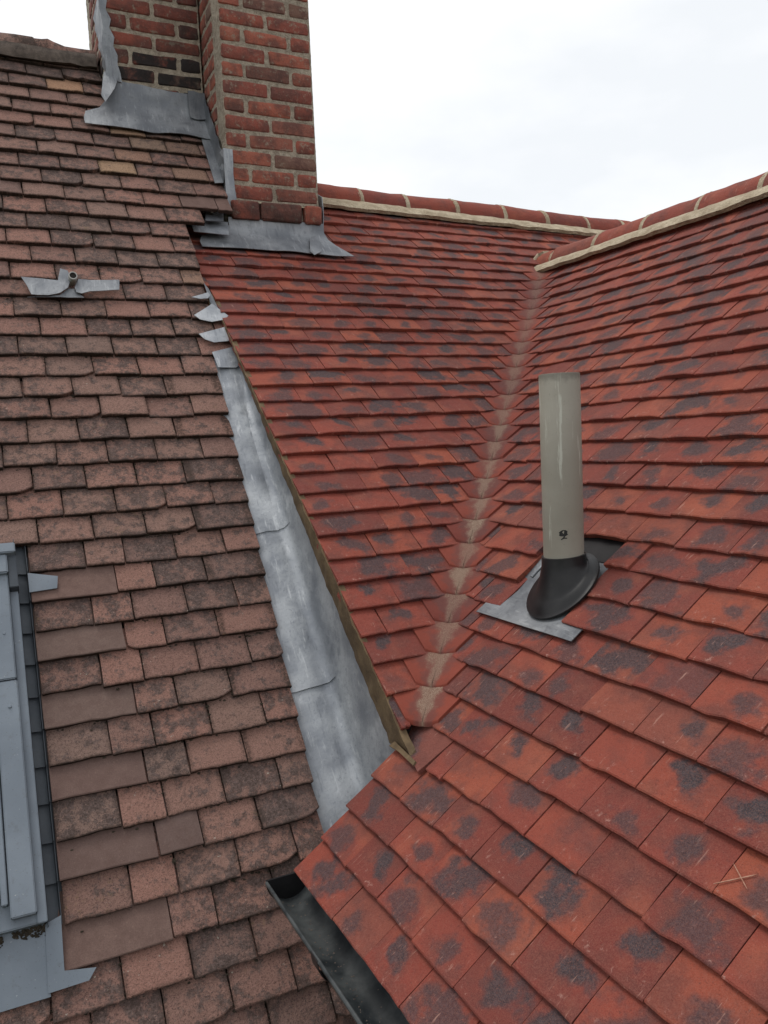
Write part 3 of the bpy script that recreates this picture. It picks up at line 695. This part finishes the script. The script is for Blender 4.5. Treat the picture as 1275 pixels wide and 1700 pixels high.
def stack(name, x0, x1, y0, y1, z0, z1, label, group, sootfn, skip=None, phase=0, cz=.0812, mort=.0120):
    root = empty(name, ((x0+x1)/2, (y0+y1)/2, z0), label, 'chimney', group)
    prism('mortar', [(x0+.005, y0+.005, z0), (x1-.005, y0+.005, z0), (x1-.005, y1-.005, z0), (x0+.005, y1-.005, z0)], np.array([0, 0, z1-z0-.01]), M['brick_mortar'], root)
    for nm, f in (('front', lambda t: np.array([x0+(x1-x0)*t, y0+.006, 0])), ('side', lambda t: np.array([x0+.008, y0+(y1-y0)*t, 0]))):
        rows = [[f(min(max(t, .008), .992))+np.array([0, 0, z])+.0032*noise.noise(Vector((t*31, z*60, x0*9)))*np.array([0, 1, 0] if nm == 'front' else [1, 0, 0]) for t in np.linspace(0, 1, 60)] for z in np.arange(z0, z1-.01, .011)]
        sheet('mortar', rows, M['brick_mortar'], root, th=.004, smooth=False)
    bw = .105; n = int((z1-z0)/cz)
    for k in range(n):
        z = z0+(k+.5)*cz; hz = cz-mort
        def run(p0, p1, axis, fixed, pat):
            ln = p1-p0; tot = sum(pat); x = p0
            for q in pat:
                w = ln*q/tot; c0 = x+w/2; x += w; lw = w-mort
                c = (c0, fixed, z) if axis == 0 else (fixed, c0, z)
                d = (lw, bw, hz) if axis == 0 else (bw, lw, hz)
                if skip and skip(c): continue
                brick_obj(*d, c, root, sootfn(c))
        odd = (k+phase) % 2
        fp = (1, 1) if odd else (.5, 1, .5)
        run(x0, x1, 0, y0+bw/2, fp); run(x0, x1, 0, y1-bw/2, fp)
        sp = (1, .5) if odd else (.5, 1)
        i0, i1 = (y0+bw+mort/2, y1-bw-mort/2)
        run(i0, i1, 1, x0+bw/2, sp); run(i0, i1, 1, x1-bw/2, sp)
    return root
SF = stack('chimney_stack', 1.083, 1.553, 3.93, 4.50, 1.185, 2.81, 'tall red brick chimney stack standing forward, above a sloping lead apron', None,
           lambda c: .75 if c[0] < 1.2 and c[1] < 4.0 and 1.52 < c[2] < 1.6 else (.35 if random.random() < .12 else 0.), phase=1)
SBk = stack('chimney_stack', .606, 1.078, 4.25, 4.85, 1.72, 2.90, 'sooty brick chimney stack set back, with black stained lower bricks', None,
            lambda c: .97 if c[2] < 1.97 and (c[2] < 1.93 or c[0] > .72) and random.random() < .9 else (.8 if c[0] > .90 and random.random() < .75 else random.choice((.15, .45))), phase=0)
# foot of the forward stack: projecting brick ledge above the lead apron
for x0, x1, so_ in ((1.088, 1.235, .55), (1.235, 1.452, .6), (1.462, 1.556, .1)):
    me = rough_brick(x1-x0-.006, .12, .088); o = link('ledge_brick', me, M['brick'], SF, mw=Matrix.Translation(((x0+x1)/2, 3.962, 1.137)) @ Matrix.Rotation(.03, 4, 'X')); o['soot'] = so_
prism('ledge_mortar', [(1.085, 3.915, 1.175), (1.556, 3.915, 1.168), (1.556, 3.99, 1.215), (1.085, 3.99, 1.215)], np.array([0, .02, .012]), M['mortar'], SF)
prism('foot', [(1.09, 3.945, .6), (1.55, 3.945, .6), (1.55, 4.48, .6), (1.09, 4.48, .6)], np.array([0, 0, .585]), M['brick_mortar'], SF)
prism('foot', [(.612, 4.262, 1.1), (1.07, 4.262, 1.1), (1.07, 4.84, 1.1), (.612, 4.84, 1.1)], np.array([0, 0, .62]), M['brick_mortar'], SBk)
# lead apron of the forward stack: upstand on the brickwork, fold, skirt over the red tiles
def apron(name, F, yface, xl, xr, ztop, skirt, m, parent, nx=18, wav=.004, ztop_r=None, bl=None, br=None, w=.012):
    rows = []; 
    X = np.linspace(xl, xr, nx)
    def foot(x): k = F.P0; return k[2]+F.up[2]/F.up[1]*(yface-k[1]-(x-k[0])*F.h[1])  # roof height at the face
    for q in (0, .35, .7, 1.):
        rows.append([np.array([x, yface-.004*q+.003*noise.noise(Vector((x*9, q*3, yface))), (ztop+(0 if ztop_r is None else (ztop_r-ztop)*(x-xl)/(xr-xl)))*(1-q)+(foot(x)+.035)*q+(.006*noise.noise(Vector((x*14, 1, yface))) if q == 0 else 0)]) for x in X])
    for q in (.12, .4, .7, 1.):
        row = []
        for i, x in enumerate(X):
            t = i/(nx-1); s_ = skirt*(1+.10*noise.noise(Vector((x*7, 3, yface))))
            base = np.array([x, yface, foot(x)])
            ex = 0. if br is None else br*q*max(0, (t-.7)/.3)
            el = 0. if bl is None else bl*min(1, q*2.2)*max(0, (.3-t)/.3)
            row.append(base-F.up*s_*q+F.n*(w+.004*noise.noise(Vector((x*12, q*4, 1))))+np.array([ex-el, 0, 0]))
        rows.append(row)
    return sheet(name, rows, m, parent, th=.003)
apron('lead_apron', FB, 3.925, 1.075, 1.565, 1.10, .17, M['lead_dull'], SF, br=.10, bl=.17)
sheet('lead_flashing', [[np.array([1.567+.004*math.sin(k), 3.93+.1*j*.6, 1.235-.045*k+.03*j]) for j in (0, 1)] for k in range(6)], M['lead'], SF)
pxsheet('lead_patch', FB, [(514, 395), (526, 392), (534, 418), (522, 424), (515, 418)], .028, M['lead_dull'], SF)
pxsheet('lead_patch', FB, [(318, 375), (332, 363), (378, 370), (380, 391), (322, 385)], .045, M['lead'], SF)
pxsheet('lead_patch', FB, [(341, 345), (371, 345), (371, 368), (341, 367)], .075, M['lead_dull'], SF)
# stepped side flashing between forward stack and old roof
rows = []
for k in range(15):
    q = k/14; y = 3.93+.42*q; zf = FA.P(0, (y-FA.P0[1])/FA.up[1])[2]
    x = 1.077
    rows.append([np.array([x-.002, y, zf+.135+.012*math.sin(k*2.6)]), np.array([x-.006+.003*math.sin(k*1.7), y, zf+.07]), np.array([x-.012, y, zf+.018]), np.array([x-.055, y, zf+.012])])
sheet('side_flashing', rows, M['lead_dark'], SF)
rows = []
for k in range(9):
    q = k/8; z = 1.42-.30*q
    rows.append([np.array([1.072+.006*math.sin(k*2), 3.985, z]), np.array([1.074, 3.924-.004*abs(math.sin(k*3.)), z]), np.array([1.115+.01*noise.noise(Vector((k*.9, 0, 1))), 3.921-.003*abs(math.sin(k*2.1)), z-.004])])
sheet('corner_flashing', rows, M['lead'], SF)
# lead apron and side flashing of the rear stack
apron('lead_apron', FA, 4.245, .585, 1.075, 1.802, .165, M['lead_dull'], SBk, ztop_r=1.775, bl=.11, w=.016)
rows = []
for k in range(11):
    q = k/10; z = 1.80+.42*q; wd = .055*(1-q)+.018
    rows.append([np.array([.600+.005*math.sin(k*2.2), 4.245+.30*q, z]), np.array([.597+.006*math.sin(k*1.3), 4.235+.02*q, z]), np.array([.60+wd+.008*math.sin(k*2.9), 4.236+.01*q, z-.01])])
sheet('side_flashing', rows, M['lead_dull'], SBk)
pxsheet('lead_patch', FA, [(168, 158), (172, 120), (192, 118), (198, 126), (190, 148), (175, 170)], .10, M['lead_dull'], SBk)
sheet('lead_patch', [[np.array([.99+.085*i/3, 4.228-.02*(j == 2), 1.79-.07*j+.004*math.sin(i*2+j)]) for i in range(4)] for j in range(3)], M['lead_dark'], SBk)

# ================================================================== GUTTER at the foot of the wing roof
gt = empty('roof_gutter', (.59, 1.6, -1.2), 'black plastic half round gutter with dusty inside, below the red wing eaves', 'gutter')
G0, G1 = 1.945, -.85
def gx(y): return .588+(1.92-y)*.0192*1.0
rows = []
for y in np.linspace(G0, G1, 30):
    row = []
    for an in np.radians(np.linspace(-92, 92, 17)):
        row.append(np.array([gx(y)+.058*math.sin(an), y, -1.125-.058*math.cos(an)*1.0]))
    rows.append(row)
trough = sheet('trough', rows, M['gutter'], gt, th=.003)
rim = [np.array([gx(y)-.060, y, -1.122]) for y in np.linspace(G0, G1, 12)]
tube('outer_lip', rim, .0045, M['gutter'], trough, seg=8)
poly = [np.array([gx(G0)+.061*math.sin(a), G0, -1.125-.061*math.cos(a)]) for a in np.radians(np.linspace(-90, 90, 15))]
poly = [poly[0]+np.array([0, 0, .008])]+poly+[poly[-1]+np.array([0, 0, .008])]
prism('stop_end', poly, np.array([0, .006, 0]), M['black'], trough)
for y in (1.60,):
    rows = [[np.array([gx(yy)+.0625*math.sin(an), yy, -1.125-.0625*math.cos(an)]) for an in np.radians(np.linspace(-96, 70, 15))] for yy in (y-.02, y+.02)]
    sheet('gutter_clip', rows, M['black'], trough, th=.002)
prism('fascia_board', [(.655, 1.9, -1.09), (.665+.053, G1, -1.09), (.685+.053, G1, -1.09), (.675, 1.9, -1.09)], np.array([0, 0, -.17]), M['grey_dark'], gt)

mv, mf = [], []
for k in range(150):
    y = random.uniform(1.1, G0-.02); an = random.gauss(.0, .35); P_ = np.array([gx(y)+.056*math.sin(an), y, -1.125-.055*math.cos(an)])
    o_ = len(mv); mv.extend(P_+iv*np.array([1.4, 1., .6])*random.uniform(.0008, .0024)*(1+rng.normal(0, .2, (len(iv), 1)))); mf.extend(tuple(i+o_ for i in f) for f in if_)
link('grit', mesh('grit', mv, mf), M['moss_mortar'], gt, kind='stuff')
# ================================================================== SOIL PIPE on the wing roof
AX, AY = 1.362, 1.772
zpl = (FC.n@FC.P0-FC.n[0]*AX-FC.n[1]*AY)/FC.n[2]
sp = empty('soil_pipe', (AX, AY, zpl), 'upright greige plastic soil vent pipe with black rubber boot on lead slate', 'pipe')
zt, zb = .152, -.335
def ring(z, R, k=40): return [np.array([AX+R*math.cos(2*math.pi*i/k), AY+R*math.sin(2*math.pi*i/k), z]) for i in range(k)]
rings = [ring(zpl-.05, .0545), ring(zpl+.2, .0545), ring(zt-.002, .0545), ring(zt, .053), ring(zt, .0505), ring(zt-.35, .0505)]
V = [p-np.array([AX, AY, zb]) for rg in rings for p in rg]; F = [(i*40+k, i*40+(k+1) % 40, (i+1)*40+(k+1) % 40, (i+1)*40+k) for i in range(5) for k in range(40)]
me = recalc(mesh('pipe', V, F, smooth=True)); me.set_sharp_from_angle(angle=math.radians(50))
pipe_o = link('pipe', me, M['pvc'], sp, mw=Matrix.Translation((AX, AY, zb)))
prism('pipe_inside', ring(zt-.34, .0503), np.array([0, 0, -.01]), M['felt'], pipe_o)
# boot: lofted from a tilted collar on the pipe to an oval flange on the slope
K = 40; B = []
cp = np.array([AX, AY, zpl])
def onslope(R, w, k, sx=1., off=0.):
    an = 2*math.pi*k/K; return cp+FC.n*w+R*(math.cos(an)*FC.h*-1+math.sin(an)*FC.up*sx)+FC.up*off
def collar(z, R, k):
    # same angular start as the flange, projected on the horizontal
    an = 2*math.pi*k/K; d = math.cos(an)*FC.h*-1+math.sin(an)*FC.up; d = np.array([d[0], d[1], 0]); d /= np.linalg.norm(d)
    tilt = .10*(d[0]*R)
    return np.array([AX, AY, z+tilt])+R*d
OF = -.004
prof = [('s', .109, .004, OF), ('s', .109, .010, OF), ('s', .097, .013, OF), ('s', .091, .022, OF), ('m', .15), ('m', .32), ('m', .52), ('m', .72), ('m', .88), ('c', zb-.022, .0605), ('c', zb, .0600), ('c', zb+.001, .0560)]
base = [onslope(.091, .022, k, 1.08, OF) for k in range(K)]; topc = [collar(zb-.022, .0605, k) for k in range(K)]
for pr in prof:
    for k in range(K):
        if pr[0] == 's': B.append(onslope(pr[1], pr[2], k, 1.1, pr[3]))
        elif pr[0] == 'c': B.append(collar(pr[1], pr[2], k))
        else:
            q = pr[1]; qa = q**.5; p = base[k]*(1-qa)+topc[k]*qa; p[2] = base[k][2]*(1-q)+topc[k][2]*q; d = p-np.array([AX, AY, p[2]]); ln = np.linalg.norm(d)
            if ln < .0605: p = p+d*(.0605/ln-1)
            B.append(p)
F = [(i*K+k, i*K+(k+1) % K, (i+1)*K+(k+1) % K, (i+1)*K+k) for i in range(len(prof)-1) for k in range(K)]
me = recalc(mesh('rubber_boot', B, F, smooth=True)); me.set_sharp_from_angle(angle=math.radians(60)); link('rubber_boot', me, M['black'], sp)
# lead slate under the tiles on three sides
P = [FC.px(*q) for q in ((795, 1014), (950, 1066))]
a0, a1, v0 = P[0][0]+.0, P[1][0], (P[0][1]+P[1][1])/2-.004
rows = [[FC.P(a0+(a1-a0)*i/8, v0+(.46)*j/8, -.006-.0035*(j > 1)-.012*min(j, 4)/4+.0018*noise.noise(Vector((i*.7, j*.7, 5)))+(.012 if j == 0 else .006 if j == 1 else 0)) for i in range(9)] for j in range(9)]
sheet('lead_slate', rows, M['slate'], sp, th=.0025)
fbox('rubber_sheet', FC, a0+.02, a1-.02, v0+.27, v0+.42, -.036, -.0195, M['black'], sp)
arc = [onslope(.135, .012, k, 1.1, -.002) for k in range(0, 9)]
tube('clamp_ring', arc, .005, M['lead_dull'], sp, seg=8)
# printed black mark on the pipe: small leafy tree emblem, curved onto the wall
mv_, mf_ = [], []
vdir = math.atan2(-AY, -AX)
mc = [(-.006, -.010), (-.001, -.006), (.001, -.003), (-.006, -.003), (-.010, -.0005), (-.008, .003), (-.010, .006), (-.005, .010), (.000, .012), (.006, .0115), (.010, .008), (.0085, .004), (.011, .001), (.006, -.002), (.004, -.003), (.003, -.006), (.009, -.0065), (.008, -.0085), (.001, -.0085), (-.0045, -.0115)]
zm = atY(AY, 935, 883)[2]-.002; rr = .0549
for r_ in (rr, rr-.003):
    for x, z in mc: an = vdir+x*1.15/.0545+.0; mv_.append((AX+r_*math.cos(an), AY+r_*math.sin(an), zm+z*1.15))
nM = len(mc)
mf_ = [tuple(range(nM)), tuple(range(2*nM-1, nM-1, -1))]+[(i, (i+1) % nM, (i+1) % nM+nM, i+nM) for i in range(nM)]
link('printed_mark', recalc(mesh('printed_mark', mv_, mf_)), M['black'], pipe_o)

# ================================================================== SMALL VENT with lead wings on the old roof
va_, vv_ = FA.px(120, 468)
vt_ = empty('vent_outlet', tuple(FA.P(va_, vv_, 0)), 'small grey vent pipe stub poking through crumpled lead on brown tiles', 'vent')
pxsheet('lead_wing', FA, [(35, 461), (70, 463), (96, 466), (100, 447), (112, 450), (118, 462), (113, 478), (100, 487), (80, 491), (52, 490), (44, 474)], .018, M['lead_dull'], vt_, curl=.002)
pxsheet('lead_wing', FA, [(124, 478), (130, 464), (150, 466), (198, 466), (198, 482), (150, 484), (136, 488), (127, 486)], .020, M['lead_dull'], vt_, curl=.002)
pxsheet('lead_base', FA, [(45, 494), (100, 490), (113, 480), (123, 480), (140, 495), (100, 494)], .010, M['lead_dark'], vt_)
ax = FA.n*.55-np.array([0, 1., 0])*.75; ax /= np.linalg.norm(ax); c0 = FA.P(va_, vv_, .005)
vtube = tube('vent_tube', [c0-ax*.02, c0+ax*.048], [.0165, .0165], M['pale'], vt_, seg=20, cap=False)
tube('vent_tube_inside', [c0-ax*.02, c0+ax*.044], [.0125, .0125], M['felt'], vtube, seg=16)
rows = [[c0+ax*.048+r_*(math.cos(t)*FA.h+math.sin(t)*np.cross(ax, FA.h)) for r_ in (.0125, .0165)] for t in np.linspace(0, 2*math.pi, 21)]
sheet('vent_rim', rows, M['pale'], vtube, th=.002)

# ================================================================== SKYLIGHT on the old roof
sk = empty('skylight', tuple(FA.P(-.4, -1.9, 0)), 'grey metal framed roof window let into the old brown tiles', 'skylight')
T_, B_ = -1.385, -2.432
RL = -.85
fbox('frame', FA, RL+.02, .004, B_, T_-.01, -.06, .040, M['grey'], sk, bevel=.003)
clad = fbox('side_cladding', FA, -.070, -.014, -1.80, T_-.07, .040, .074, M['grey'], sk, bevel=.003)
fbox('side_cladding', FA, -.070, -.012, B_+.02, -1.803, .040, .071, M['grey'], sk, bevel=.003)
fbox('side_ledge', FA, -.0135, .010, B_-.002, T_-.05, .036, .048, M['grey'], sk, bevel=.002)
fbox('side_cladding', FA, RL, RL+.085, B_+.02, T_-.07, .040, .071, M['grey'], sk, bevel=.003)
fbox('top_hood', FA, RL, -.012, T_-.085, T_-.02, .038, .090, M['grey'], sk, bevel=.004)
fbox('top_cover', FA, RL, .012, T_-.022, T_+.012, .01, .100, M['grey'], sk, bevel=.003)
fbox('corner_bracket', FA, -.012, .013, T_-.13, T_-.02, .03, .078, M['grey_dark'], sk, bevel=.002)
fbox('sash_rail', FA, -.089, -.074, B_+.055, T_-.09, .036, .066, M['grey'], sk, bevel=.002)
fbox('sash_rail', FA, -.122, -.092, B_+.065, T_-.09, .036, .060, M['grey'], sk, bevel=.002)
fbox('bottom_rail', FA, RL+.085, -.125, B_+.01, B_+.085, .040, .066, M['grey'], sk, bevel=.003)
fbox('pane', FA, RL+.085, -.124, B_+.085, T_-.09, .030, .046, M['glass'], sk)
for v in (-1.66, -1.88): 
    c0 = FA.P(-.036, v, .072); tube('screw', [c0, c0+FA.n*.004], [.005, .003], M['grey'], clad, seg=10)
# side flashing: dark channel with a soaker at each course
fbox('side_channel', FA, .0, .05, B_-.02, T_+.03, -.075, -.030, M['grey_dark'], sk)
for r in range(SKY_T, SKY_B+1):
    v = -r*FA.g
    rows = [[FA.P(.010, v+.004, .028), FA.P(.012, v+.004, -.012), FA.P(.038, v+.004, -.018), FA.P(.041, v+.004, .000)], [FA.P(.010, v+.115, .020), FA.P(.012, v+.115, -.024), FA.P(.038, v+.115, -.030), FA.P(.041, v+.115, -.012)]]
    sheet('soaker', rows, M['grey_dark'], sk, th=.0015, smooth=False)
mv, mf = [], []
for k in range(420):
    a = random.uniform(-.2, .02); q = abs(random.gauss(0, .010))
    if noise.noise(Vector((a*30, 2, 0))) > -.1: blob(FA.P(a, B_-.002-q, .009), random.uniform(.0010, .0034), .6, FA)
link('dirt', mesh('dirt', mv, mf), M['moss'], sk, kind='stuff')
# apron below and the corner tab above
fbox('apron', FA, RL-.08, .002, FA.px(40, 1669)[1], B_+.03, .003, .007, M['grey'], sk)
ap = [FA.px(x, y, .004) for x, y in ((75, 1535), (101, 1520), (107, 1612), (160, 1606), (148, 1628), (80, 1650))]
prism('apron_corner', [FA.P(a, v, .0075) for a, v in ap], FA.n*.003, M['grey'], sk)
tb = [FA.px(x, y, .004) for x, y in ((46, 952), (96, 957), (95, 977), (49, 984))]
prism('corner_tab', [FA.P(a, v, .004) for a, v in tb], FA.n*.003, M['grey'], sk)

# ================================================================== the rest of the house and the ground
def struct(name, poly, off, m): o = prism(name, poly, np.array(off, float), m, None); o['kind'] = 'structure'; return o
GZ = -5.6
struct('wall_old_house', [(-1.3, 1.35, GZ), (.60, 1.35, GZ), (.60, 6.6, GZ), (-1.3, 6.6, GZ)], (0, 0, 3.45), M['wall'])
struct('wall_wing', [(.80, -.75, GZ), (5.2, -.75, GZ), (5.2, 6.3, GZ), (.80, 6.3, GZ)], (0, 0, 4.30), M['wall'])
g = link('ground', mesh('ground', [(-900, -900, GZ), (900, -900, GZ), (900, 900, GZ), (-900, 900, GZ)], [(0, 1, 2, 3)]), M['grass']); g['kind'] = 'structure'
